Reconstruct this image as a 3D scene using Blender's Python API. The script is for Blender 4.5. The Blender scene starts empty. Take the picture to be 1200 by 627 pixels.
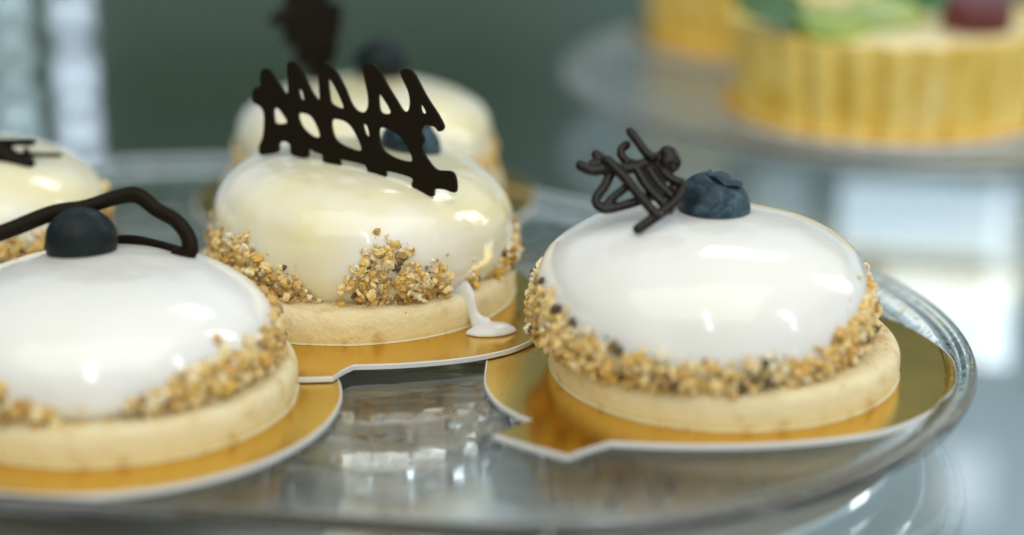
import bpy, math, random
import numpy as np
from mathutils import Vector, Matrix, noise

S = 0.001                                   # all coordinates below are in millimetres
SC = bpy.context.scene
COL = SC.collection
random.seed(7)
RNG = np.random.default_rng(11)

# ------------------------------------------------------------------ camera
cd = bpy.data.cameras.new("camera")
cam = bpy.data.objects.new("camera", cd)
COL.objects.link(cam)
cam.location = (0, 0, 161 * S)
cam.rotation_euler = (math.radians(90 - 18.2), 0, 0)
cd.lens = 70.0
cd.sensor_width = 36.0
cd.clip_start = 0.01
cd.clip_end = 60
cd.dof.use_dof = True
cd.dof.focus_distance = 0.448
cd.dof.aperture_fstop = 3.9
SC.camera = cam

# ------------------------------------------------------------------ world: dim green-grey room, with bright bands added to lighten the glass
w = bpy.data.worlds.new("World")
SC.world = w
w.use_nodes = True
nt = w.node_tree
nt.nodes.clear()
out = nt.nodes.new("ShaderNodeOutputWorld")
bg = nt.nodes.new("ShaderNodeBackground")
tc = nt.nodes.new("ShaderNodeTexCoord")
sep = nt.nodes.new("ShaderNodeSeparateXYZ")
nt.links.new(tc.outputs["Generated"], sep.inputs[0])
zr = nt.nodes.new("ShaderNodeMapRange")
zr.inputs["From Min"].default_value = -1.0
zr.inputs["From Max"].default_value = 1.0
nt.links.new(sep.outputs["Z"], zr.inputs["Value"])
rz = nt.nodes.new("ShaderNodeValToRGB")
STOPS = ((-1.0, (0.50, 0.56, 0.58)), (-0.62, (0.46, 0.53, 0.56)), (-0.48, (0.17, 0.22, 0.23)), (-0.40, (0.17, 0.23, 0.245)), (-0.335, (0.13, 0.185, 0.185)), (-0.28, (0.032, 0.060, 0.046)), (-0.215, (0.014, 0.030, 0.014)),
         (-0.19, (0.07, 0.11, 0.09)), (-0.10, (0.16, 0.21, 0.22)), (0.0, (0.36, 0.44, 0.47)), (0.10, (0.36, 0.44, 0.47)), (0.165, (0.05, 0.075, 0.052)), (0.32, (0.035, 0.055, 0.035)), (0.385, (0.33, 0.41, 0.45)), (0.56, (0.44, 0.50, 0.53)), (1.0, (0.52, 0.55, 0.56)))
e = rz.color_ramp.elements
e[0].position, e[0].color = 0.0, (*STOPS[0][1], 1)
e[1].position, e[1].color = 1.0, (*STOPS[-1][1], 1)
for p, c in STOPS[1:-1]:
    k = rz.color_ramp.elements.new((p + 1) / 2)
    k.color = (*c, 1)
nt.links.new(zr.outputs[0], rz.inputs[0])
rx = nt.nodes.new("ShaderNodeMapRange")
rx.inputs["From Min"].default_value = -0.02
rx.inputs["From Max"].default_value = 0.14
nt.links.new(sep.outputs["X"], rx.inputs["Value"])
mx = nt.nodes.new("ShaderNodeMix")
mx.data_type = 'RGBA'
mx.blend_type = 'ADD'
low = nt.nodes.new("ShaderNodeMapRange")          # the blue side light comes from below the shelf line
low.inputs["From Min"].default_value = 0.16
low.inputs["From Max"].default_value = 0.0
nt.links.new(sep.outputs["Z"], low.inputs["Value"])
mul = nt.nodes.new("ShaderNodeMath")
mul.operation = 'MULTIPLY'
nt.links.new(rx.outputs[0], mul.inputs[0])
nt.links.new(low.outputs[0], mul.inputs[1])
nt.links.new(mul.outputs[0], mx.inputs["Factor"])
nt.links.new(rz.outputs[0], mx.inputs["A"])
mx.inputs["B"].default_value = (0.13, 0.19, 0.235, 1)
# the bright shop front behind the camera
ry = nt.nodes.new("ShaderNodeMapRange")
ry.inputs["From Min"].default_value = -0.15
ry.inputs["From Max"].default_value = -0.75
nt.links.new(sep.outputs["Y"], ry.inputs["Value"])
my = nt.nodes.new("ShaderNodeMix")
my.data_type = 'RGBA'
nt.links.new(ry.outputs[0], my.inputs["Factor"])
nt.links.new(mx.outputs["Result"], my.inputs["A"])
my.inputs["B"].default_value = (0.42, 0.43, 0.40, 1)
nt.links.new(my.outputs["Result"], bg.inputs["Color"])
bg.inputs["Strength"].default_value = 1.0
nt.links.new(bg.outputs[0], out.inputs["Surface"])

# ------------------------------------------------------------------ lamps (windows and strip lights of the shop, and added rim lights)
def area(name, loc, target, sx, sy, power, color):
    l = bpy.data.lights.new(name, 'AREA')
    l.shape = 'RECTANGLE'
    l.size, l.size_y = sx, sy
    l.energy = power
    l.color = color
    o = bpy.data.objects.new(name, l)
    COL.objects.link(o)
    o.location = loc
    o.rotation_euler = (Vector(target) - Vector(loc)).to_track_quat('-Z', 'Y').to_euler()
    return o

T = (0, 0.44, 0.01)
area("ceiling_light", (0.0, -0.25, 1.2), T, 2.0, 1.5, 13.3, (1.0, 0.965, 0.87))
area("front_window", (0.16, -0.75, 0.75), T, 0.10, 0.7, 2.6, (0.94, 0.98, 1.0))
area("side_window", (0.85, 0.75, 0.45), T, 0.16, 0.6, 2.2, (0.90, 0.96, 1.0))

area("low_rim_light", (0.62, 0.02, 0.26), (0.05, 0.43, 0.01), 0.06, 0.34, 0.5, (0.92, 0.97, 1.0))  # added low lamp for crisp highlights along the plate rim
area("back_rim_light", (0.34, 1.30, 1.02), T, 0.45, 0.22, 1.7, (0.84, 0.93, 1.0))  # added lamp from behind, brightening the rear plate's rim and dome edges

def panel(name, az, el, y, sx, sy, radiance, color):
    """a small lit panel or lamp of the shop beyond and below the glass shelf"""
    x, z = y * math.tan(math.radians(az)), 0.161 - y * math.tan(math.radians(el))
    return area(name, (x, y, z), (0, 0, 0.161), sx, sy, radiance * math.pi * sx * sy, color)

panel("lit_panel", 12.1, 17.2, 0.78, 0.066, 0.028, 1.5, (0.70, 0.85, 1.0))
panel("lit_panel", 8.0, 16.9, 0.80, 0.022, 0.030, 0.42, (0.75, 0.88, 1.0))
panel("lit_panel", 14.6, 18.9, 0.72, 0.012, 0.070, 0.9, (0.72, 0.85, 1.0))
panel("lit_panel", 10.4, 23.9, 0.80, 0.020, 0.030, 0.55, (0.80, 0.88, 1.0))
panel("lit_panel", 13.0, 20.0, 0.78, 0.052, 0.036, 1.9, (0.86, 0.93, 1.0))
panel("lit_panel", 13.9, 24.6, 1.1, 0.030, 0.040, 0.7, (0.85, 0.9, 1.0))
for el in (10.9, 11.5, 12.7, 13.3, 14.2, 15.0):
    panel("small_lamp", -12.6, el, 1.15, 0.012, 0.013, 5.2, (0.70, 0.82, 1.0))
for el in (10.6, 11.4, 12.5, 13.7, 14.6):
    panel("small_lamp", -14.3, el, 1.15, 0.012, 0.013, 4.0, (0.66, 0.85, 0.95))

SC.view_settings.view_transform = 'Standard'
SC.view_settings.look = 'None'
SC.view_settings.exposure = 0.0
SC.view_settings.gamma = 1.0
SC.render.engine = 'CYCLES'
SC.cycles.use_denoising = True
SC.cycles.max_bounces = 16
SC.cycles.transmission_bounces = 14
SC.cycles.glossy_bounces = 8
SC.cycles.diffuse_bounces = 4
SC.cycles.caustics_refractive = True
SC.cycles.caustics_reflective = True
SC.cycles.blur_glossy = 0.6
SC.cycles.sample_clamp_indirect = 6.0

# ------------------------------------------------------------------ materials
def mat(name, base=(0.8, 0.8, 0.8), rough=0.5, metal=0.0, **kw):
    m = bpy.data.materials.new(name)
    m.use_nodes = True
    b = m.node_tree.nodes["Principled BSDF"]
    b.inputs["Base Color"].default_value = (*base, 1)
    b.inputs["Roughness"].default_value = rough
    b.inputs["Metallic"].default_value = metal
    for k, v in kw.items():
        b.inputs[k.replace("_", " ")].default_value = v
    return m, m.node_tree, b

def noise_node(t, scale, detail=4.0, rough=0.6, stretch=None, distortion=0.0):
    c = t.nodes.new("ShaderNodeTexCoord")
    n = t.nodes.new("ShaderNodeTexNoise")
    n.inputs["Scale"].default_value = scale
    n.inputs["Detail"].default_value = detail
    n.inputs["Roughness"].default_value = rough
    n.inputs["Distortion"].default_value = distortion
    if stretch:
        mp = t.nodes.new("ShaderNodeMapping")
        mp.inputs["Scale"].default_value = stretch
        t.links.new(c.outputs["Object"], mp.inputs["Vector"])
        t.links.new(mp.outputs[0], n.inputs["Vector"])
    else:
        t.links.new(c.outputs["Object"], n.inputs["Vector"])
    return n

def ramp(t, src, stops):
    r = t.nodes.new("ShaderNodeValToRGB")
    el = r.color_ramp.elements
    el[0].position, el[0].color = stops[0][0], (*stops[0][1], 1)
    el[1].position, el[1].color = stops[-1][0], (*stops[-1][1], 1)
    for p, c in stops[1:-1]:
        k = el.new(p)
        k.color = (*c, 1)
    t.links.new(src, r.inputs[0])
    return r

def bump(t, b, src, strength, dist, socket="Normal"):
    n = t.nodes.new("ShaderNodeBump")
    n.inputs["Strength"].default_value = strength
    n.inputs["Distance"].default_value = dist
    t.links.new(src, n.inputs["Height"])
    t.links.new(n.outputs[0], b.inputs[socket])
    return n

def glaze_mat(name, c1, c2, wav):
    m, t, b = mat(name, c1, 0.16, 0, Subsurface_Weight=0.55, Subsurface_Scale=0.004, Coat_Weight=0.7, Coat_Roughness=0.05, IOR=1.42)
    b.inputs["Subsurface Radius"].default_value = (1.0, 0.85, 0.6)
    n = noise_node(t, 34, 2, 0.5, (1, 1, 1.4))
    r = ramp(t, n.outputs[0], ((0.36, c2), (0.62, c1)))
    t.links.new(r.outputs[0], b.inputs["Base Color"])
    n2 = noise_node(t, 110, 2, 0.5, (1, 1, 0.45))
    bump(t, b, n2.outputs[0], wav * 0.8, 0.0012)
    bump(t, b, n2.outputs[0], wav, 0.0012, "Coat Normal")
    return m

M_WHITE = glaze_mat("white_glaze", (0.87, 0.865, 0.84), (0.84, 0.83, 0.78), 0.28)
M_CREAM = glaze_mat("cream_glaze", (0.86, 0.845, 0.75), (0.82, 0.75, 0.46), 0.55)

def biscuit_mat():
    m, t, b = mat("biscuit", (0.80, 0.63, 0.36), 0.75, 0, Subsurface_Weight=0.15, Subsurface_Scale=0.002)
    n = noise_node(t, 160, 6, 0.65)
    r = ramp(t, n.outputs[0], ((0.32, (0.62, 0.42, 0.17)), (0.45, (0.80, 0.67, 0.39)), (0.75, (0.85, 0.76, 0.51))))
    sp = noise_node(t, 900, 3, 0.6)
    rs = ramp(t, sp.outputs[0], ((0.0, (1, 1, 1)), (0.69, (1, 1, 1)), (0.74, (0.45, 0.28, 0.12))))
    mm = t.nodes.new("ShaderNodeMix")
    mm.data_type = 'RGBA'
    mm.blend_type = 'MULTIPLY'
    mm.inputs["Factor"].default_value = 1.0
    t.links.new(r.outputs[0], mm.inputs["A"])
    t.links.new(rs.outputs[0], mm.inputs["B"])
    t.links.new(mm.outputs["Result"], b.inputs["Base Color"])
    n3 = noise_node(t, 500, 5, 0.7)
    bump(t, b, n3.outputs[0], 0.8, 0.0008)
    return m
M_BISCUIT = biscuit_mat()

def crumb_mat():
    m, t, b = mat("nut_crumb", (0.6, 0.4, 0.2), 0.6, 0, Subsurface_Weight=0.1, Subsurface_Scale=0.001)
    a = t.nodes.new("ShaderNodeAttribute")
    a.attribute_name = "col"
    n = noise_node(t, 900, 4, 0.7)
    r = ramp(t, n.outputs[0], ((0.3, (0.86, 0.80, 0.68)), (0.65, (1.12, 1.10, 1.02))))
    mm = t.nodes.new("ShaderNodeMix")
    mm.data_type = 'RGBA'
    mm.blend_type = 'MULTIPLY'
    mm.inputs["Factor"].default_value = 1.0
    t.links.new(a.outputs["Color"], mm.inputs["A"])
    t.links.new(r.outputs[0], mm.inputs["B"])
    t.links.new(mm.outputs["Result"], b.inputs["Base Color"])
    bump(t, b, n.outputs[0], 0.6, 0.0006)
    return m
M_CRUMB = crumb_mat()

def gold_mat():
    m, t, b = mat("gold_foil", (0.80, 0.55, 0.12), 0.11, 1.0)
    n = noise_node(t, 1400, 3, 0.7)
    n2 = noise_node(t, 60, 3, 0.5)
    bump(t, b, n.outputs[0], 0.25, 0.0002)
    r = ramp(t, n2.outputs[0], ((0.35, (0.10, 0.10, 0.10)), (0.7, (0.20, 0.20, 0.20))))
    t.links.new(r.outputs[0], b.inputs["Roughness"])
    return m
M_GOLD = gold_mat()
M_CARD = mat("white_card_edge", (0.66, 0.67, 0.66), 0.6)[0]
M_CARDBACK = mat("card_underside", (0.66, 0.50, 0.16), 0.45)[0]

def choc_mat(name, base, spec, lo, hi):
    m, t, b = mat(name, base, 0.42, 0, Specular_IOR_Level=spec)
    n = noise_node(t, 350, 4, 0.6)
    bump(t, b, n.outputs[0], 0.18, 0.0006)
    r = ramp(t, n.outputs[0], ((0.3, (lo, lo, lo)), (0.75, (hi, hi, hi))))
    t.links.new(r.outputs[0], b.inputs["Roughness"])
    return m
M_CHOC = choc_mat("dark_chocolate", (0.010, 0.0068, 0.0028), 0.10, 0.35, 0.5)
M_CHOC_GLOSS = choc_mat("glossy_dark_chocolate", (0.008, 0.0055, 0.003), 0.30, 0.20, 0.34)

def berry_mat(name, lo, hi):
    m, t, b = mat(name, (0.03, 0.045, 0.075), 0.45)
    n = noise_node(t, 150, 5, 0.7, None, 1.2)
    r = ramp(t, n.outputs[0], ((0.34, (0.006, 0.011, 0.016)), (0.52, lo), (0.72, hi)))
    t.links.new(r.outputs[0], b.inputs["Base Color"])
    b.inputs["Specular IOR Level"].default_value = 0.22
    n2 = noise_node(t, 700, 3, 0.6)
    bump(t, b, n2.outputs[0], 0.2, 0.0004)
    return m
M_BERRY = berry_mat("bloomy_blueberry_skin", (0.026, 0.055, 0.075), (0.10, 0.155, 0.20))
M_SHADEBERRY = berry_mat("shaded_blueberry_skin", (0.006, 0.012, 0.012), (0.020, 0.034, 0.034))  # same skin, with weaker light put into a darker colour
M_CALYX = mat("blueberry_crown", (0.03, 0.05, 0.07), 0.6)[0]

def glass_mat(name, tint, rough=0.0):
    m, t, b = mat(name, tint, rough, 0, Transmission_Weight=1.0, IOR=1.5)
    n = noise_node(t, 70, 3, 0.55, (0.5, 1.6, 1.0))
    bump(t, b, n.outputs[0], 0.14, 0.002)
    return m
M_GLASS = glass_mat("clear_glass", (0.985, 1.0, 1.0))
M_SATIN = glass_mat("satin_glass", (0.94, 0.98, 1.0), 0.22)

def shelf_mat():
    m, t, b = mat("shelf_glass", (0.95, 0.98, 0.97), 0.0, 0, Transmission_Weight=1.0, IOR=1.5)
    g = t.nodes.new("ShaderNodeBsdfGlossy")
    g.inputs["Color"].default_value = (0.92, 0.95, 0.93, 1)
    g.inputs["Roughness"].default_value = 0.10
    x = t.nodes.new("ShaderNodeMixShader")
    x.inputs[0].default_value = 0.22
    o = [n for n in t.nodes if n.type == 'OUTPUT_MATERIAL'][0]
    t.links.new(b.outputs[0], x.inputs[1])
    t.links.new(g.outputs[0], x.inputs[2])
    t.links.new(x.outputs[0], o.inputs["Surface"])
    return m
M_SHELF = shelf_mat()
M_REFLECTOR = mat("reflector_sheet", (0.82, 0.86, 0.86), 0.07, 0.62)[0]  # for the added reflector below the front plate

# ------------------------------------------------------------------ mesh helpers
def link(name, verts, faces, material, parent=None, smooth=True, mats=None, fmat=None):
    me = bpy.data.meshes.new(name)
    me.from_pydata([tuple(np.asarray(v, float) * S) for v in verts] if not isinstance(verts, np.ndarray) else (verts * S).tolist(), [], faces if isinstance(faces, list) else faces.tolist())
    for mm in (mats or [material]):
        me.materials.append(mm)
    if fmat is not None:
        me.polygons.foreach_set("material_index", fmat)
    me.polygons.foreach_set("use_smooth", [smooth] * len(me.polygons))
    me.update()
    o = bpy.data.objects.new(name, me)
    COL.objects.link(o)
    if parent:
        o.parent = parent
    return o

def thing(name, label, cat, loc=(0, 0, 0), rotz=0.0, group=None):
    o = bpy.data.objects.new(name, None)
    o.empty_display_size = 0.01
    COL.objects.link(o)
    o.location = Vector(loc) * S
    o.rotation_euler = (0, 0, rotz)
    tag(o, label, cat, group)
    return o

def tag(o, label, cat, group=None):
    o["label"] = label
    o["category"] = cat
    if group:
        o["group"] = group

def lathe(prof, seg, fn=None, cap0=True, cap1=True):
    """prof: list of (r, z); fn(r, z, phi, i) -> (x, y, z)"""
    V, Fc = [], []
    ph = [2 * math.pi * k / seg for k in range(seg)]
    for i, (r, z) in enumerate(prof):
        for a in ph:
            V.append(fn(r, z, a, i) if fn else (r * math.cos(a), r * math.sin(a), z))
    for i in range(len(prof) - 1):
        for k in range(seg):
            k2 = (k + 1) % seg
            Fc.append((i * seg + k, (i + 1) * seg + k, (i + 1) * seg + k2, i * seg + k2))
    if cap0:
        Fc.append(tuple(range(seg)))
    if cap1:
        Fc.append(tuple(reversed(range((len(prof) - 1) * seg, len(prof) * seg))))
    return V, Fc

def catmull(pts, sub=6, closed=False):
    P = [np.asarray(p, float) for p in pts]
    n = len(P)
    res = []
    for i in range(n if closed else n - 1):
        p0 = P[(i - 1) % n] if closed else P[max(i - 1, 0)]
        p1, p2 = P[i], P[(i + 1) % n]
        p3 = P[(i + 2) % n] if closed else P[min(i + 2, n - 1)]
        for k in range(sub):
            t = k / sub
            res.append(0.5 * ((2 * p1) + (-p0 + p2) * t + (2 * p0 - 5 * p1 + 4 * p2 - p3) * t * t + (-p0 + 3 * p1 - 3 * p2 + p3) * t ** 3))
    if not closed:
        res.append(P[-1])
    return res

def tube(pts, rad, seg=12, sub=6, flat=(1.0, 1.0)):
    """round-ended tube through 3-D points; rad a number or one per point"""
    rr = [rad] * len(pts) if isinstance(rad, (int, float)) else list(rad)
    C4 = catmull([(*p, r) for p, r in zip(pts, rr)], sub)
    P = [Vector(c[:3]) for c in C4]
    R = [float(c[3]) for c in C4]
    # rounded ends
    d0, d1 = (P[0] - P[1]).normalized(), (P[-1] - P[-2]).normalized()
    P = [P[0] + d0 * R[0] * q for q in (0.9, 0.6)] + P + [P[-1] + d1 * R[-1] * q for q in (0.6, 0.9)]
    R = [R[0] * 0.4, R[0] * 0.8] + R + [R[-1] * 0.8, R[-1] * 0.4]
    V, Fc = [], []
    up = Vector((0, -1, 0.3)).normalized()
    for i, p in enumerate(P):
        t = (P[min(i + 1, len(P) - 1)] - P[max(i - 1, 0)]).normalized()
        s = t.cross(up)
        if s.length < 1e-3:
            s = t.cross(Vector((1, 0, 0)))
        s.normalize()
        u = s.cross(t).normalized()
        up = u
        for k in range(seg):
            a = 2 * math.pi * k / seg
            q = p + s * (R[i] * flat[0] * math.cos(a)) + u * (R[i] * flat[1] * math.sin(a))
            V.append(tuple(q))
    for i in range(len(P) - 1):
        for k in range(seg):
            k2 = (k + 1) % seg
            Fc.append((i * seg + k, i * seg + k2, (i + 1) * seg + k2, (i + 1) * seg + k))
    Fc.append(tuple(reversed(range(seg))))
    Fc.append(tuple(range((len(P) - 1) * seg, len(P) * seg)))
    return V, Fc

def merge(*parts):
    V, Fc = [], []
    for v, f in parts:
        o = len(V)
        V += list(v)
        Fc += [tuple(i + o for i in q) for q in f]
    return V, Fc

def bake(o):
    """apply the modifiers of o into its mesh"""
    dg = bpy.context.evaluated_depsgraph_get()
    me = bpy.data.meshes.new_from_object(o.evaluated_get(dg))
    old = o.data
    o.modifiers.clear()
    o.data = me
    me.name = old.name
    return o

def fuse(o, voxel=0.35, smooth=4):
    r = o.modifiers.new("r", 'REMESH')
    r.mode = 'VOXEL'
    r.voxel_size = voxel * S
    r.use_smooth_shade = True
    s = o.modifiers.new("s", 'SMOOTH')
    s.iterations = smooth
    s.factor = 0.5
    m = o.data.materials[0]
    bake(o)
    if not o.data.materials:
        o.data.materials.append(m)
    return o

# ------------------------------------------------------------------ setting: glass shelf
SHELF_Z = -13.0
sh = link("shelf", np.array([(-2500, -600, SHELF_Z), (2500, -600, SHELF_Z), (2500, 3500, SHELF_Z), (-2500, 3500, SHELF_Z),
                             (-2500, -600, SHELF_Z - 8), (2500, -600, SHELF_Z - 8), (2500, 3500, SHELF_Z - 8), (-2500, 3500, SHELF_Z - 8)], float),
          [(0, 1, 2, 3), (7, 6, 5, 4), (0, 4, 5, 1), (1, 5, 6, 2), (2, 6, 7, 3), (3, 7, 4, 0)], M_SHELF, None, False)
sh["kind"] = "structure"
sh["label"] = "clear reflecting glass display shelf under the plates"

# ------------------------------------------------------------------ glass plates
def hull_fn(circles, n):
    """outline of the convex hull of circles, with its inward offset"""
    th = [2 * math.pi * k / n for k in range(n)]
    # even spacing: sample by arc length on the base hull
    def pt(a, d):
        c, s = math.cos(a), math.sin(a)
        x, y, r = max(circles, key=lambda q: q[0] * c + q[1] * s + q[2])
        return (x + (r - d) * c, y + (r - d) * s)
    fine = [2 * math.pi * k / 7200 for k in range(7200)]
    P = np.array([pt(a, 0) for a in fine])
    dlen = np.linalg.norm(np.roll(P, -1, 0) - P, axis=1)
    cum = np.concatenate([[0], np.cumsum(dlen)])
    tot = cum[-1]
    res = []
    for k in range(n):
        s = tot * k / n
        i = int(np.searchsorted(cum, s, side='right') - 1)
        i = min(i, 7199)
        f = (s - cum[i]) / max(dlen[i], 1e-9)
        a = fine[i]
        nx, ny = math.cos(a), math.sin(a)
        j = (i + 1) % 7200
        x = P[i, 0] * (1 - f) + P[j, 0] * f
        y = P[i, 1] * (1 - f) + P[j, 1] * f
        res.append((x, y, nx, ny))
    return res, tot

def make_plate(circles, label, name, n=1500, rib=True, foot=None, glass=None, base=False):
    glass = glass or M_GLASS
    root = thing(name, label, "glass plate", (0, 0, 0), 0)
    ol, tot = hull_fn(circles, n)
    prof = [(58, 0.0), (30, 0.0), (11.5, 0.0), (10.2, 0.1), (9.0, 0.5), (7.4, 1.2), (6.2, 1.9), (5.2, 2.1), (4.3, 1.95), (3.4, 2.2),
            (2.4, 2.8), (1.4, 3.1), (0.6, 2.95), (0.1, 2.4), (0.0, 1.7), (0.5, 1.0), (1.5, 0.55), (2.8, 0.1), (4.4, -0.6), (6.5, -1.6),
            (8.5, -2.5), (10.5, -3.0), (13, -3.2), (17, -3.2), (30, -3.2), (58, -3.2)]
    prof = [tuple(p) for p in catmull(prof, 3)]
    V = []
    ribs = round(tot / 2.3)
    for d, z in prof:
        band = 0.0
        if rib and z < 1.0 and 0.6 < d < 6.5:
            band = min(1, (d - 0.6) / 0.8, (6.5 - d) / 1.5)
        for k, (x, y, nx, ny) in enumerate(ol):
            q = math.degrees(math.atan2(ny, nx))
            h = band * 0.20 * max(0, min(1, (q + 75) / 12, (-20 - q) / 12)) * math.sin(2 * math.pi * ribs * k / n)
            V.append((x - nx * (d - h), y - ny * (d - h), z - h * 0.6))
    Fc = []
    for i in range(len(prof) - 1):
        for k in range(n):
            k2 = (k + 1) % n
            Fc.append((i * n + k, (i + 1) * n + k, (i + 1) * n + k2, i * n + k2))
    Fc.append(tuple(range(n)))
    Fc.append(tuple(reversed(range((len(prof) - 1) * n, len(prof) * n))))
    link("dish", V, Fc, glass, root)
    if base:
        # added oval reflector under the dish, to mirror the cakes' undersides
        ib = 14.0
        bv = [(x - nx * ib, y - ny * ib, SHELF_Z + 0.9) for x, y, nx, ny in ol[::4]]
        m4 = len(bv)
        bv += [(x, y, SHELF_Z + 0.05) for x, y, z in bv]
        bfc = [tuple(range(m4)), tuple(reversed(range(m4, 2 * m4)))] + [(k, m4 + k, m4 + (k + 1) % m4, (k + 1) % m4) for k in range(m4)]
        link("added_reflector", bv, bfc, M_REFLECTOR, root, False)
    if foot:
        fx, fy, ro = foot
        q = 28
        pr = [(ro - 5, -3.23), (ro + 1, -3.23), (ro + 1.5, -5.2), (ro - 0.5, -8), (ro + 0.5, -10.5), (ro + 3.5, -12.2), (ro + 3, SHELF_Z + 0.95), (ro - 4, SHELF_Z + 0.95), (ro - 5.5, -9), (ro - 5, -3.23)]
        fv, ff = lathe(pr, q * 2, lambda r, z, a, i: (fx + r * math.cos(a) * (1 + 0.012 * math.cos(q * a)), fy + r * math.sin(a) * (1 + 0.012 * math.cos(q * a)), z), False, False)
        link("foot_ring", fv, ff, glass, root, False)
    return root

make_plate([(1.0, 430, 103.5), (-88, 466, 126)], "oval clear glass plate with ribbed rim carrying the five white cakes", "glass_plate", 1800, True, (-30, 428, 40), None, True)
make_plate([(145, 708, 127)], "round clear glass plate behind, carrying the fruit tarts", "glass_plate", 500, False, (145, 708, 45), M_SATIN)

# ------------------------------------------------------------------ gold cake boards
def board(outline, z0, label):
    """outline: closed counter-clockwise list of (x, y); card 1.2 mm thick, gold on top"""
    n = len(outline)
    V = []
    c = np.mean(np.array(outline), 0)
    def ins(d):
        return [tuple(np.array(p) + (c - np.array(p)) / np.linalg.norm(c - np.array(p)) * d) for p in outline]
    o0, o1 = ins(0.0), ins(0.35)
    V += [(x, y, z0 + 1.2) for x, y in o1]
    V += [(x, y, z0 + 1.0) for x, y in o0]
    V += [(x, y, z0 + 0.05) for x, y in o0]
    V += [(x, y, z0) for x, y in o1]
    Fc, fm = [tuple(range(n))], [0]
    for i in range(3):
        for k in range(n):
            k2 = (k + 1) % n
            Fc.append((i * n + k, (i + 1) * n + k, (i + 1) * n + k2, i * n + k2))
            fm.append(1)
    Fc.append(tuple(reversed(range(3 * n, 4 * n))))
    fm.append(2)
    cx, cy = c
    V = [(x - cx, y - cy, z - z0) for x, y, z in V]
    o = link("cake_board", V, Fc, None, None, False, [M_GOLD, M_CARD, M_CARDBACK], fm)
    o.location = Vector((cx, cy, z0)) * S
    tag(o, label, "cake board", "gold cake boards under the cakes")
    return o

def arc(cx, cy, r, a0, a1, n):
    return [(cx + r * math.cos(math.radians(a0 + (a1 - a0) * k / n)), cy + r * math.sin(math.radians(a0 + (a1 - a0) * k / n))) for k in range(n + 1)]

def smooth_run(pts, sub=5):
    return [tuple(p) for p in catmull(pts, sub)]

# right-hand board: a round back and a front edge stepped with two notches
rb = arc(46.5, 417, 52.5, 0, 174, 60)
rb += smooth_run([(-5.9, 416), (-6.0, 404.4), (-3.6, 394.5), (0.9, 386.9), (4.0, 383.7)])[1:]
rb += smooth_run([(4.0, 383.7), (-3.8, 376.0)], 2)[1:]
rb += smooth_run([(-3.8, 376.0), (3.4, 370.3), (11.1, 365.1)], 4)[1:]
rb += smooth_run([(11.1, 365.1), (15.4, 369.0), (19.9, 372.2)], 3)[1:]
rb += smooth_run([(19.9, 372.2), (29.3, 371.0), (39.6, 370.6), (51.8, 371.3), (64.2, 373.6), (77.1, 378.5), (88.2, 388.5), (96.5, 403.0), (99.0, 417.0)])[1:-1]
board(rb, 0.25, "gold cake board with notched edge under the white cake at right")
mb = arc(-42, 450, 52, -20, 215, 70)
mb += smooth_run([(-84.6, 420.2), (-70, 408.5), (-50.2, 404.4), (-39.1, 404.6)])[1:]
mb += smooth_run([(-39.1, 404.6), (-37.2, 408.6), (-35.0, 411.7)], 3)[1:]
mb += smooth_run([(-35.0, 411.7), (-24.6, 412.7), (-11.4, 415.9), (-1.9, 420.8), (3.5, 426.3), (6.86, 432.2)])[1:-1]
board(mb, 1.7, "gold cake board with a stepped front edge lying over its neighbours, under the lattice-topped cake")
lf = arc(-85.5, 395.5, 49, 0, 360, 96)[:-1]
board(lf, 0.25, "gold cake board under the white cake at the front left")
bb = arc(-42, 552, 49, 0, 360, 96)[:-1]
board(bb, 0.25, "gold cake board under the hindmost cake, largely hidden")
lb = arc(-142, 485, 47, 0, 360, 96)[:-1]
board(lb, 0.25, "gold cake board under the cream cake at the far left edge")

# ------------------------------------------------------------------ cakes
ICO_V, ICO_F = None, None
def ico():
    import bmesh
    bm = bmesh.new()
    bmesh.ops.create_icosphere(bm, subdivisions=2, radius=1)
    v = np.array([q.co[:] for q in bm.verts])
    f = np.array([[x.index for x in q.verts] for q in bm.faces])
    bm.free()
    return v, f
ICO_V, ICO_F = ico()

def crumbs(centers, sizes, cols, parent, name="nut_crumb_coating"):
    n = len(centers)
    nv, nf = len(ICO_V), len(ICO_F)
    V = np.zeros((n, nv, 3))
    for i in range(n):
        q = ICO_V * (1 + 0.9 * RNG.uniform(-0.32, 0.36, (nv, 1)))
        # flat broken facets: clip along two random directions
        for _ in range(2):
            d = RNG.normal(size=3)
            d /= np.linalg.norm(d)
            h = RNG.uniform(0.45, 0.9)
            t = np.clip(q @ d - h, 0, None)
            q = q - np.outer(t, d)
        A = np.linalg.qr(RNG.normal(size=(3, 3)))[0]
        sc = sizes[i] * RNG.uniform(0.45, 1.45, 3)
        V[i] = (q * sc) @ A.T + centers[i]
    Fc = (ICO_F[None] + (np.arange(n) * nv)[:, None, None]).reshape(-1, 3)
    o = link(name, V.reshape(-1, 3), Fc, M_CRUMB, parent, False)
    at = o.data.attributes.new("col", 'FLOAT_COLOR', 'POINT')
    cc = np.ones((n, nv, 4))
    cc[:, :, :3] = np.asarray(cols)[:, None, :]
    at.data.foreach_set("color", cc.ravel())
    o["kind"] = "stuff"
    return o

PAL = np.array([(0.74, 0.52, 0.20), (0.82, 0.64, 0.31), (0.62, 0.38, 0.11), (0.86, 0.73, 0.45), (0.87, 0.80, 0.60), (0.36, 0.23, 0.09), (0.10, 0.07, 0.045), (0.78, 0.52, 0.12)])
PALW = np.array([0.19, 0.22, 0.14, 0.15, 0.07, 0.09, 0.06, 0.07])

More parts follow.
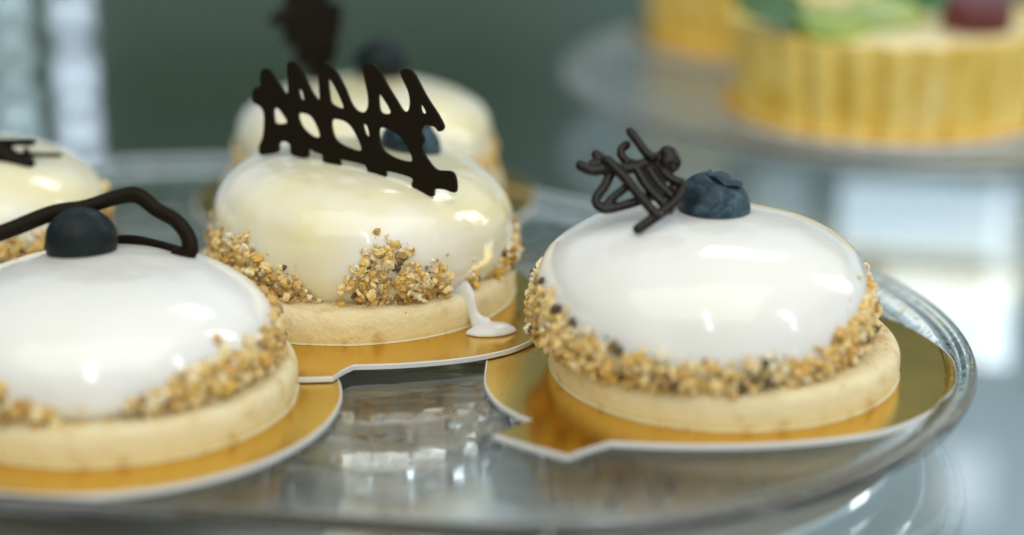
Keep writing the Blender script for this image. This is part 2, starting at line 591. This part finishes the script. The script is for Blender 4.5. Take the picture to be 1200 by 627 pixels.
def make_cake(label, base, H, glaze, off, R=36.8, tiltx=0.0, tilty=0.0, hfn=None, ncrumb=1700, seed=0, Rb=39.6, drip=None, n_exp=2.35, csize=1.0, zc=17.0):
    rng = random.Random(seed)
    root = thing("glazed_cake", label, "cake", base, 0, "white glazed dome cakes on gold boards")
    # biscuit base: a thin disc with soft edges
    pr = [(0.5, 0.0), (20, 0.0), (Rb - 1.2, 0.0), (Rb - 0.4, 0.3), (Rb, 1.6), (Rb + 0.1, 4.2), (Rb - 0.2, 6.0), (Rb - 1.2, 7.3), (Rb - 3, 7.8), (Rb - 12, 8.0), (0.5, 8.0)]
    pr = [tuple(p) for p in catmull(pr, 4)]
    def bf(r, z, a, i):
        v = Vector((math.cos(a), math.sin(a), 0)) * 1.3 + Vector((seed * 3.1, 0, z * 0.02))
        r2 = r * (1 + 0.012 * noise.noise(v) + 0.006 * noise.noise(v * 4))
        z2 = z * (1 + 0.05 * noise.noise(Vector((r2 * math.cos(a) * 0.05, r2 * math.sin(a) * 0.05, seed))))
        return (r2 * math.cos(a), r2 * math.sin(a), z2)
    v, f = lathe(pr, 144, bf)
    f = [tuple(reversed(q)) for q in f]
    link("biscuit_base", v, f, M_BISCUIT, root)
    # mousse dome under its glaze
    prof = [(0.01, H)]
    N = 44
    for i in range(1, N + 1):
        t = math.pi / 2 * i / N
        prof.append((R * math.sin(t) ** (2 / n_exp), zc + (H - zc) * math.cos(t) ** (2 / n_exp) if i < N else zc))
    for i in range(1, 13):
        t = i / 12
        prof.append((R * (1 - 0.10 * t ** 2.2), zc + (7.4 - zc) * t))
    ox, oy = off
    def surf(r, z, a):
        x, y = r * math.cos(a), r * math.sin(a)
        k = (z - 7.4) / (H - 7.4)
        nv = Vector((x * 0.045, y * 0.045, z * 0.05 + seed * 7.7))
        dr = 0.9 * noise.noise(nv) + 0.30 * noise.noise(nv * 2.6)
        s = (r + dr * min(1, r / 12)) / max(r, 1e-6)
        zz = z + k * (tiltx * x + tilty * y) + k * 0.55 * noise.noise(nv * 0.8 + Vector((3, 5, 1)))
        return (x * s + ox, y * s + oy, zz)
    v, f = lathe(prof, 160, lambda r, z, a, i: surf(r, z, a), True, True)
    dome = link("mousse_dome", v, f, glaze, root)
    # crumb coating
    zs = [p[1] for p in prof][::-1]
    rs = [p[0] for p in prof][::-1]
    C, SZ, CC = [], [], []
    hf = hfn or (lambda d: 19)
    for _ in range(1500):                      # the packed layer of coarser nut pieces
        a = rng.uniform(-math.pi, math.pi)
        top = hf(math.degrees(a)) + 1.6 * noise.noise(Vector((math.cos(a) * 7, math.sin(a) * 7, seed)))
        z = rng.uniform(7.6, 24)
        if z > top - 1.5:
            continue
        x, y, zz = surf(float(np.interp(z, zs, rs)) + rng.uniform(-0.3, 0.5), z, a)
        C.append((x, y, min(z, zz)))
        SZ.append(rng.uniform(0.75, 1.35) * csize)
        CC.append(PAL[rng.choice((0, 1, 1, 3, 7))] * rng.uniform(0.9, 1.05))
    tries = 0
    n0 = len(C)
    while len(C) < n0 + ncrumb and tries < ncrumb * 14:
        tries += 1
        a = rng.uniform(-math.pi, math.pi)
        d = math.degrees(a)
        top = hf(d) + 1.6 * noise.noise(Vector((math.cos(a) * 7, math.sin(a) * 7, seed))) + 2.2 * noise.noise(Vector((math.cos(a) * 19, math.sin(a) * 19, seed + 4)))
        z = rng.uniform(7.0, 26)
        if z > top:
            if not (z < top + 4 and rng.random() < 0.025):
                continue
        edge = (top - z) / 5
        r = float(np.interp(z, zs, rs))
        low = max(0, (19 - z) / 12)
        rr = r + rng.uniform(-0.8, 0.9 + 2.6 * low * min(1, max(edge, 0.2)))
        x, y, zz = surf(rr, z, a)
        s = (0.24 + 1.15 * rng.random() ** 3.0) * csize
        C.append((x, y, z if zz < z else zz))
        SZ.append(s)
        c = PAL[rng.choices(range(len(PAL)), PALW)[0]] * rng.uniform(0.85, 1.12)
        if rng.random() < 0.18 * max(0, 1 - edge):
            c = np.array((0.85, 0.80, 0.68))
        CC.append(c)
    # loose specks on the biscuit
    for _ in range(26):
        a = rng.uniform(-math.pi, math.pi)
        r = rng.uniform(R - 3, Rb - 2.5)
        C.append((r * math.cos(a), r * math.sin(a), 7.9))
        SZ.append(rng.uniform(0.15, 0.4))
        CC.append(PAL[rng.choices(range(len(PAL)), PALW)[0]])
    crumbs(np.array(C), np.array(SZ), np.array(CC), root)
    return root

def table(pts):
    xs = [p[0] for p in pts]
    ys = [p[1] for p in pts]
    return lambda d: float(np.interp(d, xs, ys))

h_right = table([(-180, 22), (-150, 20.5), (-120, 16), (-100, 15.5), (-85, 16), (-70, 15), (-55, 14.5), (-45, 17), (-25, 21), (0, 21), (60, 19), (180, 20)])
h_mid = table([(-180, 17), (-160, 17), (-148, 19), (-138, 21), (-131, 20), (-126, 16), (-118, 17), (-110, 14), (-104, 8), (-98, 8), (-95, 14), (-88, 19), (-82, 22), (-76, 25), (-71, 23),
               (-66, 17), (-60, 18), (-55, 15), (-51, 8.5), (-46, 8), (-42, 13), (-38, 12), (-34, 8), (-28, 8), (-22, 15), (-12, 15), (0, 16), (90, 16), (180, 17)])
h_lf = table([(-180, 16), (-130, 15.5), (-110, 14.5), (-97, 13), (-88, 8.5), (-78, 8), (-71, 12), (-60, 15), (-45, 17), (-25, 17.5), (0, 17), (90, 17), (180, 16)])
h_all = table([(-180, 17), (180, 17)])

right_cake = make_cake("white glazed cake topped with tangled chocolate and a berry, by the plate rim at right", (47.0, 416.0, 1.45), 35.2, M_WHITE, (-5.5, -1.0), n_exp=2.6, zc=15.0, Rb=38.8, hfn=h_right, seed=1, ncrumb=4200)
mid_cake = make_cake("cream glazed cake with upright chocolate lattice and a drip run down to the board", (-39.0, 463.5, 2.9), 34.6, M_CREAM, (3.2, 0.5), R=36.6, tiltx=-0.06, n_exp=3.0, zc=15.5, hfn=h_mid, seed=2, ncrumb=3300, csize=0.85)
lf_cake = make_cake("white glazed cake under a chocolate loop at the front left", (-85.2, 398.0, 1.45), 28.8, M_WHITE, (-2.5, 0), R=36.8, n_exp=2.5, hfn=h_lf, Rb=39.2, seed=3, ncrumb=3000, csize=1.1, zc=12.5)
back_cake = make_cake("blurred cream cake at the back, behind the lattice-topped one", (-42.5, 550, 1.45), 33.0, M_CREAM, (0.5, 0), R=36.0, n_exp=2.7, hfn=h_all, seed=4, ncrumb=2000)
lb_cake = make_cake("cream glazed cake cut by the left edge, chocolate shards on top", (-142, 485, 1.45), 32.0, M_CREAM, (1, 0), R=37, hfn=h_all, seed=5, ncrumb=2000)

# glaze run down the side of the lattice-topped cake to a puddle on its board
drip_parts = [tube([(25.2, -23.4, 8.8), (27.2, -24.8, 8.1), (28.7, -26.1, 7.4), (29.5, -27.1, 5.6), (30.3, -28.0, 3.0), (32.0, -29.4, 1.0)], [2.6, 2.0, 1.3, 0.95, 1.0, 1.9], 16, 6, (1.5, 0.6))]
pv, pf = lathe([(0.01, 2.3), (2, 2.2), (4, 1.75), (5.3, 1.0), (6.0, 0.35), (5.7, 0.02), (0.01, 0.0)], 40,
               lambda r, z, a, i: (34.2 + r * 0.84 * math.cos(a) * (1.12 + 0.10 * math.cos(2 * a + 0.7)), -30.9 + r * 0.84 * math.sin(a) * (0.72 + 0.12 * math.cos(a)) + 0.22 * r * math.cos(a), z))
drip_parts.append((pv, pf))
v, f = merge(*drip_parts)
dr = link("glaze_drip", v, f, mat("thin_grey_white_glaze", (0.70, 0.71, 0.70), 0.15, 0, Subsurface_Weight=0.4, Subsurface_Scale=0.003)[0], mid_cake)
fuse(dr, 0.35, 6)

# ------------------------------------------------------------------ blueberries
def berry(label, loc, r, rot, skin, squash=0.86):
    root = thing("blueberry", label, "blueberry", loc, 0, "blueberries topping the cakes")
    root.rotation_euler = rot
    prof = []
    N = 26
    for i in range(N + 1):
        t = math.pi * i / N
        x, z = r * math.sin(t), r * squash * math.cos(t)
        if t < 0.62:                          # dimple inside the crown
            z -= r * 0.20 * (1 - (t / 0.62) ** 2) ** 1.5
        prof.append((max(x, 0.01), z))
    v, f = lathe(prof, 48, lambda q, z, a, i: (q * math.cos(a) * (1 + 0.02 * math.sin(3 * a + r)), q * math.sin(a) * (1 + 0.02 * math.cos(2 * a)), z))
    link("skin", v, f, skin, root)
    # five-pointed crown
    V, Fc = [], []
    seg = 60
    for j, (q, z) in enumerate(((0.33, 0.76), (0.40, 0.86), (0.46, 0.93), (0.48, 0.94), (0.43, 0.91), (0.36, 0.80), (0.30, 0.70))):
        for k in range(seg):
            a = 2 * math.pi * k / seg
            pk = abs(math.cos(2.5 * a)) ** 0.8
            lift = (0.10 * pk - 0.07) * (1 if 2 <= j <= 4 else 0.3 if j in (1, 5) else 0)
            outw = 1 + (0.05 * pk if 2 <= j <= 4 else 0)
            V.append((r * q * outw * math.cos(a), r * q * outw * math.sin(a), r * squash * z * 0.98 + r * lift))
    for j in range(6):
        for k in range(seg):
            k2 = (k + 1) % seg
            Fc.append((j * seg + k, j * seg + k2, (j + 1) * seg + k2, (j + 1) * seg + k))
    link("crown", V, Fc, M_CALYX, root)
    return root

berry("blueberry with its crown tilted right, beside the tangled chocolate", (44.2, 419.5, 37.6), 8.2, (math.radians(8), math.radians(20), 0.3), M_BERRY)
berry("blueberry in shaded tone under the chocolate loop at the front left", (-93.3, 411.0, 32.0), 7.9, (math.radians(-60), 0, 0.4), M_SHADEBERRY)
berry("blueberry half hidden behind the upright chocolate lattice", (-25.0, 474.5, 36.6), 7.7, (math.radians(-20), math.radians(30), 0.2), M_BERRY)
berry("blurred blueberry on the hindmost cake", (-37.5, 561.5, 38.0), 8.0, (math.radians(-10), math.radians(25), 0.9), M_SHADEBERRY)

# ------------------------------------------------------------------ chocolate decorations
def lattice(label, pts_out, holes, scale, loc, rot, thick=0.85, bev=0.3):
    cu = bpy.data.curves.new("cu", 'CURVE')
    cu.dimensions = '2D'
    cu.fill_mode = 'BOTH'
    cu.extrude = thick * S
    cu.bevel_depth = bev * S
    cu.bevel_resolution = 2
    def add(pts):
        q = catmull(pts, 5, True)
        sp = cu.splines.new('POLY')
        sp.points.add(len(q) - 1)
        for p, c in zip(sp.points, q):
            p.co = (c[0] * scale * S, c[1] * scale * S, 0, 1)
        sp.use_cyclic_u = True
    add(pts_out)
    for h in holes:
        add(h)
    tmp = bpy.data.objects.new("tmp", cu)
    COL.objects.link(tmp)
    dg = bpy.context.evaluated_depsgraph_get()
    me = bpy.data.meshes.new_from_object(tmp.evaluated_get(dg))
    bpy.data.objects.remove(tmp)
    me.name = "chocolate_lattice"
    me.materials.clear()
    me.materials.append(M_CHOC)
    o = bpy.data.objects.new("chocolate_lattice", me)
    COL.objects.link(o)
    o.location = Vector(loc) * S
    o.rotation_euler = rot
    tag(o, label, "chocolate decoration")
    return o

OUT = [(80, 415), (75, 385), (90, 350), (97, 310), (98, 250), (80, 220), (55, 205), (50, 175), (60, 148), (85, 140), (85, 100), (95, 75), (120, 75), (140, 100), (165, 140), (195, 178), (205, 150), (200, 70),
       (210, 50), (235, 55), (260, 90), (300, 170), (330, 208), (336, 190), (332, 90), (340, 62), (370, 65), (410, 110), (440, 165), (465, 225), (490, 255), (520, 262), (535, 240), (535, 190), (515, 95), (525, 74),
       (550, 72), (580, 100), (610, 155), (650, 220), (675, 260), (695, 265), (705, 240), (700, 190), (670, 120), (680, 102), (705, 104), (730, 135), (770, 210), (815, 280), (838, 328), (820, 345), (800, 325),
       (765, 320), (748, 345), (760, 375), (752, 410), (770, 450), (810, 495), (875, 508), (885, 580), (840, 570), (800, 570), (790, 597), (715, 560), (715, 530), (690, 515), (610, 495), (600, 518), (540, 500),
       (525, 475), (510, 465), (420, 445), (415, 470), (350, 450), (345, 425), (310, 410), (285, 398), (278, 432), (215, 418), (208, 380), (185, 365), (160, 372), (155, 405), (110, 415)]
HOLES = [[(142, 240), (160, 238), (188, 275), (188, 290), (150, 290), (142, 270)],
         [(250, 162), (262, 170), (268, 200), (255, 195), (248, 175)],
         [(248, 262), (295, 270), (325, 320), (328, 350), (300, 345), (262, 310)],
         [(372, 128), (395, 150), (430, 225), (425, 240), (385, 220), (375, 180)],
         [(388, 292), (440, 298), (475, 335), (502, 405), (450, 395), (400, 360)],
         [(515, 312), (530, 318), (537, 350), (525, 348)],
         [(580, 195), (600, 215), (625, 262), (600, 268), (582, 250)],
         [(582, 335), (610, 330), (660, 360), (695, 410), (705, 455), (640, 440), (590, 400)],
         [(748, 240), (762, 255), (766, 272), (752, 268)]]
def facing(pts):
    """traced seen from the front; the piece itself is turned 25 degrees and leans back 10, so undo the foreshortening"""
    r = []
    for x, y in pts:
        x, y = x - 470, 453 - y
        r.append(((0.985 * x - 0.0735 * y) / 0.902, (0.132 * x + 0.906 * y) / 0.902))
    return r
def grow(h):
    c = np.mean(np.array(h), 0)
    k = 1 + 5.0 / max(np.abs(np.array(h) - c).max(), 1)
    return [tuple(c + (np.array(p) - c) * k) for p in h]
def loc2(pts, ox=470, oy=453):
    return [(x - ox, oy - y) for x, y in pts]
KL = 0.0588                                     # millimetres per outline unit
lattice("upright dark chocolate lattice with five prongs and rounded holes, in sharp focus", facing(OUT), [facing(grow(h)) for h in HOLES], KL,
        (-37.2, 451.5, 38.8), (math.radians(80), 0, math.radians(-25)), 0.38, 0.10)
lattice("blurred dark chocolate piece standing on the hindmost cake", loc2(OUT[:31] + [(520, 330), (515, 420)] + OUT[-16:], 330, 300), [loc2(HOLES[1], 330, 300), loc2(HOLES[3], 330, 300)], 0.050,
        (-57.5, 562.5, 46.5), (math.radians(80), math.radians(48), math.radians(38)), 2.2, 0.5)

# tangled piped chocolate on the right-hand cake (strands fused into one piece)
KT = 0.0415
def tp(pts, dz=0.0, rad=0.85, dd=None):
    # outline units -> millimetres in the piece's own upright plane; dd = depth of each point
    r = []
    for i, (x, y) in enumerate(pts):
        r.append(((x - 330) * KT, dz + (dd[i] if dd else 0), (430 - y) * KT))
    return r
strands = [
    (tp([(325, 597), (400, 548), (470, 500), (540, 440), (575, 380)], -0.8), 1.05),
    (tp([(185, 225), (260, 310), (340, 420), (430, 535)], -1.4), 1.04),
    (tp([(50, 240), (110, 268), (190, 258), (290, 262), (400, 232), (480, 195), (530, 200), (545, 235), (515, 262), (480, 245)], 0.0), 1.16),
    (tp([(505, 190), (520, 215), (505, 235)], -0.4), 1.83),
    (tp([(312, 72), (345, 120), (385, 185), (420, 215)], -1.6), 0.95),
    (tp([(300, 120), (275, 140), (268, 175), (300, 215), (350, 225)], 1.2), 0.92),
    (tp([(135, 178), (175, 215), (230, 255)], 0.6), 1.10),
    (tp([(105, 235), (150, 225), (200, 235)], 0.2), 0.98),
    (tp([(215, 265), (170, 350), (122, 420), (165, 472), (300, 445), (420, 405), (500, 385), (570, 350)], 1.0), 1.00),
    (tp([(335, 255), (385, 360), (450, 440), (495, 495)], -0.3), 1.04),
    (tp([(400, 250), (440, 330), (500, 400), (530, 440)], 0.3), 1.04),
    (tp([(460, 250), (500, 310), (575, 350)], 0.0), 0.98),
    (tp([(300, 335), (260, 375), (225, 400), (180, 440)], 0.8), 0.85),
]
v, f = merge(*[tube(p, r * 1.12, 12, 6) for p, r in strands])
sq = link("piped_chocolate", v, f, M_CHOC_GLOSS)
fuse(sq, 0.26, 3)
sq.location = Vector((26.6, 408.6, 42.0)) * S
sq.rotation_euler = (math.radians(-35), 0, math.radians(4))
tag(sq, "tangled piped chocolate strands standing beside the crowned blueberry", "chocolate decoration")

# chocolate ribbon loop over the front-left berry
v, f = merge(tube([(-134, 404, 30), (-121, 408, 32), (-111, 411, 33.5), (-100, 414, 37.2), (-93, 415.5, 38.2), (-86, 417, 40.0), (-81.5, 417, 40.4), (-77.5, 416, 37.6), (-73, 414, 35.6), (-70.2, 412, 32.6), (-70.0, 411, 29.4), (-73, 411.5, 28.6)],
                  [1.5, 1.5, 1.6, 1.6, 1.45, 1.5, 1.6, 1.5, 1.5, 1.6, 1.7, 1.3], 14, 6, (1.15, 0.85)),
             tube([(-72, 412.5, 29.0), (-78, 417, 29.2), (-84, 420, 29.4), (-90, 421, 29.0)], [1.2, 1.1, 1.1, 1.0], 12, 5))
loop = link("chocolate_loop", v, f, M_CHOC)
fuse(loop, 0.32, 4)
tag(loop, "wavy dark chocolate loop arching over the blueberry at the front left", "chocolate decoration")

# chocolate shards on the far-left cake
def stick(p, q, r):
    return tube([p, [(a + b) / 2 for a, b in zip(p, q)], q], r, 8, 3)
v, f = merge(stick((-133, 480, 36.0), (-119, 479, 36.2), 0.95), stick((-130, 477, 33.8), (-112.5, 480, 32.6), 0.65), stick((-140, 478, 41), (-119.5, 475, 30.6), 1.3),
             stick((-135, 476, 34), (-120, 476, 32), 1.4), stick((-142, 480, 37.5), (-124, 478, 33.5), 1.5), stick((-121, 480, 34.0), (-118.6, 476, 31.6), 0.8))
shd = link("chocolate_shards", v, f, M_CHOC)
fuse(shd, 0.35, 2)
tag(shd, "broken dark chocolate shards lying on the cake at the left edge", "chocolate decoration")

# ------------------------------------------------------------------ fruit tarts on the plate behind
def crust_mat():
    m, t, b = mat("tart_crust", (0.78, 0.55, 0.22), 0.65, 0, Subsurface_Weight=0.1, Subsurface_Scale=0.002)
    n = noise_node(t, 70, 5, 0.65)
    r = ramp(t, n.outputs[0], ((0.3, (0.66, 0.44, 0.05)), (0.5, (0.83, 0.63, 0.16)), (0.75, (0.88, 0.75, 0.36))))
    t.links.new(r.outputs[0], b.inputs["Base Color"])
    n2 = noise_node(t, 300, 5, 0.7)
    bump(t, b, n2.outputs[0], 0.4, 0.001)
    return m
M_CRUST = crust_mat()
M_CUSTARD = mat("custard", (0.84, 0.72, 0.42), 0.3, 0, Subsurface_Weight=0.3, Subsurface_Scale=0.004)[0]

def kiwi_mat():
    m, t, b = mat("kiwi_flesh", (0.35, 0.48, 0.05), 0.25, 0, Subsurface_Weight=0.3, Subsurface_Scale=0.004)
    n = noise_node(t, 120, 4, 0.6)
    r = ramp(t, n.outputs[0], ((0.3, (0.10, 0.20, 0.01)), (0.6, (0.30, 0.38, 0.012)), (0.8, (0.48, 0.52, 0.06))))
    t.links.new(r.outputs[0], b.inputs["Base Color"])
    return m
M_KIWI = kiwi_mat()
M_LEAF = mat("mint_leaf", (0.03, 0.11, 0.015), 0.45)[0]
M_TEAL = mat("green_grape", (0.05, 0.22, 0.12), 0.2, 0, Subsurface_Weight=0.3, Subsurface_Scale=0.004)[0]
M_RED = mat("dark_red_fruit", (0.13, 0.025, 0.03), 0.35)[0]

def tart(label, loc, rt, rb_, h):
    root = thing("fruit_tart", label, "tart", loc, 0, "fruit tarts on the plate behind")
    fl = 26
    pr = [(0.5, 0), (rb_ - 2, 0), (rb_, 0.8), (rb_ + (rt - rb_) * 0.3, h * 0.3), (rb_ + (rt - rb_) * 0.7, h * 0.7), (rt, h - 0.8), (rt - 0.8, h), (rt - 3.2, h - 0.2), (rt - 4.2, h - 1.5), (rt - 4.6, h - 4), (0.5, h - 4)]
    pr = [tuple(p) for p in catmull(pr, 3)]
    def fn(r, z, a, i):
        k = 1.0 if r > rb_ - 3 else 0.0
        q = r + k * 5.0 * (abs(math.cos(fl * a / 2)) ** 0.7 - 0.7)
        return (q * math.cos(a), q * math.sin(a), z + (0.5 * noise.noise(Vector((math.cos(a) * 5, math.sin(a) * 5, 0))) if z > h * 0.6 else 0))
    v, f = lathe(pr, 400, fn)
    link("pastry_shell", v, [tuple(reversed(q)) for q in f], M_CRUST, root)
    fp = [(0.5, h + 1.5), (20, h + 1.2), (rt - 14, h + 0.4), (rt - 6, h - 1.2), (rt - 4.8, h - 3.4)]
    v, f = lathe([tuple(p) for p in catmull(fp, 4)], 96, lambda r, z, a, i: (r * math.cos(a), r * math.sin(a), z + 0.8 * noise.noise(Vector((r * math.cos(a) * .08, r * math.sin(a) * .08, 2)))), True, False)
    link("custard_filling", v, f, M_CUSTARD, root)
    return root

tart("large fluted tart with green fruit, front one on the plate behind", (127, 664, 1.4), 52.5, 47.5, 30.5)
tart("yellow fluted tart partly hidden behind the larger tart", (103, 788, 1.4), 50, 45, 30)
for (x, y, r), lab in (((127, 664, 56), "gold cake board under the front fruit tart"), ((103, 782, 56), "gold cake board under the partly hidden tart")):
    o = board(arc(x, y, r, 0, 360, 96)[:-1], 0.15, lab)

def slab(name, label, cat, loc, rot, r, th, m, sq=1.0, group=None):
    pr = [(0.05, th / 2), (r * 0.7, th / 2 * 1.05), (r * 0.93, th / 2 * 0.85), (r, 0), (r * 0.93, -th / 2 * 0.85), (r * 0.7, -th / 2), (0.05, -th / 2)]
    v, f = lathe([tuple(p) for p in catmull(pr, 3)], 48, lambda q, z, a, i: (q * math.cos(a), q * math.sin(a) * sq, z))
    o = link(name, v, f, m)
    o.location = Vector(loc) * S
    o.rotation_euler = rot
    tag(o, label, cat, group)
    return o

slab("kiwi_slice", "bright yellow-green kiwi slice at the left of the front tart", "kiwi slice", (103, 634, 34.0), (0.35, 0.15, 0), 12, 6, M_KIWI, 0.9, "fruit on the front tart")
slab("kiwi_slice", "pale green kiwi slice in the middle of the front tart", "kiwi slice", (122, 646, 35.0), (0.35, -0.1, 0.4), 13, 6, M_KIWI, 0.9, "fruit on the front tart")
slab("green_grape", "dark teal-green grape half behind the kiwi slices", "grape", (136, 672, 39), (0.2, 0, 0), 12, 16, M_TEAL, 0.9, "fruit on the front tart")
slab("red_fruit", "dark red fruit piece at the right of the front tart", "fruit", (151, 640, 36), (0.2, 0.1, 0.2), 12, 13, M_RED, 0.8, "fruit on the front tart")
V, Fc = [], []
for i in range(13):
    t = i / 12
    wd = 11 * math.sin(math.pi * t ** 0.8) + 0.05
    for j, s in enumerate((-1, -0.5, 0, 0.5, 1)):
        V.append((s * wd * (1 + 0.12 * math.sin(t * 40)), t * 34, 4 * math.sin(t * 2.6) + 2.2 * abs(s)))
nf = len(V)
V += [(x, y, z - 0.5) for x, y, z in V]
for i in range(12):
    for j in range(4):
        a = i * 5 + j
        Fc.append((a, a + 1, a + 6, a + 5))
        Fc.append((nf + a + 5, nf + a + 6, nf + a + 1, nf + a))
    for a in (i * 5, i * 5 + 4):
        q = (a, a + 5, nf + a + 5, nf + a)
        Fc.append(q if a == i * 5 else tuple(reversed(q)))
leaf = link("mint_leaf", V, Fc, M_LEAF)
leaf.location = Vector((92, 628, 33.5)) * S
leaf.rotation_euler = (0.12, -0.15, 0.55)
tag(leaf, "dark green leaf at the left edge of the front tart", "leaf", "fruit on the front tart")
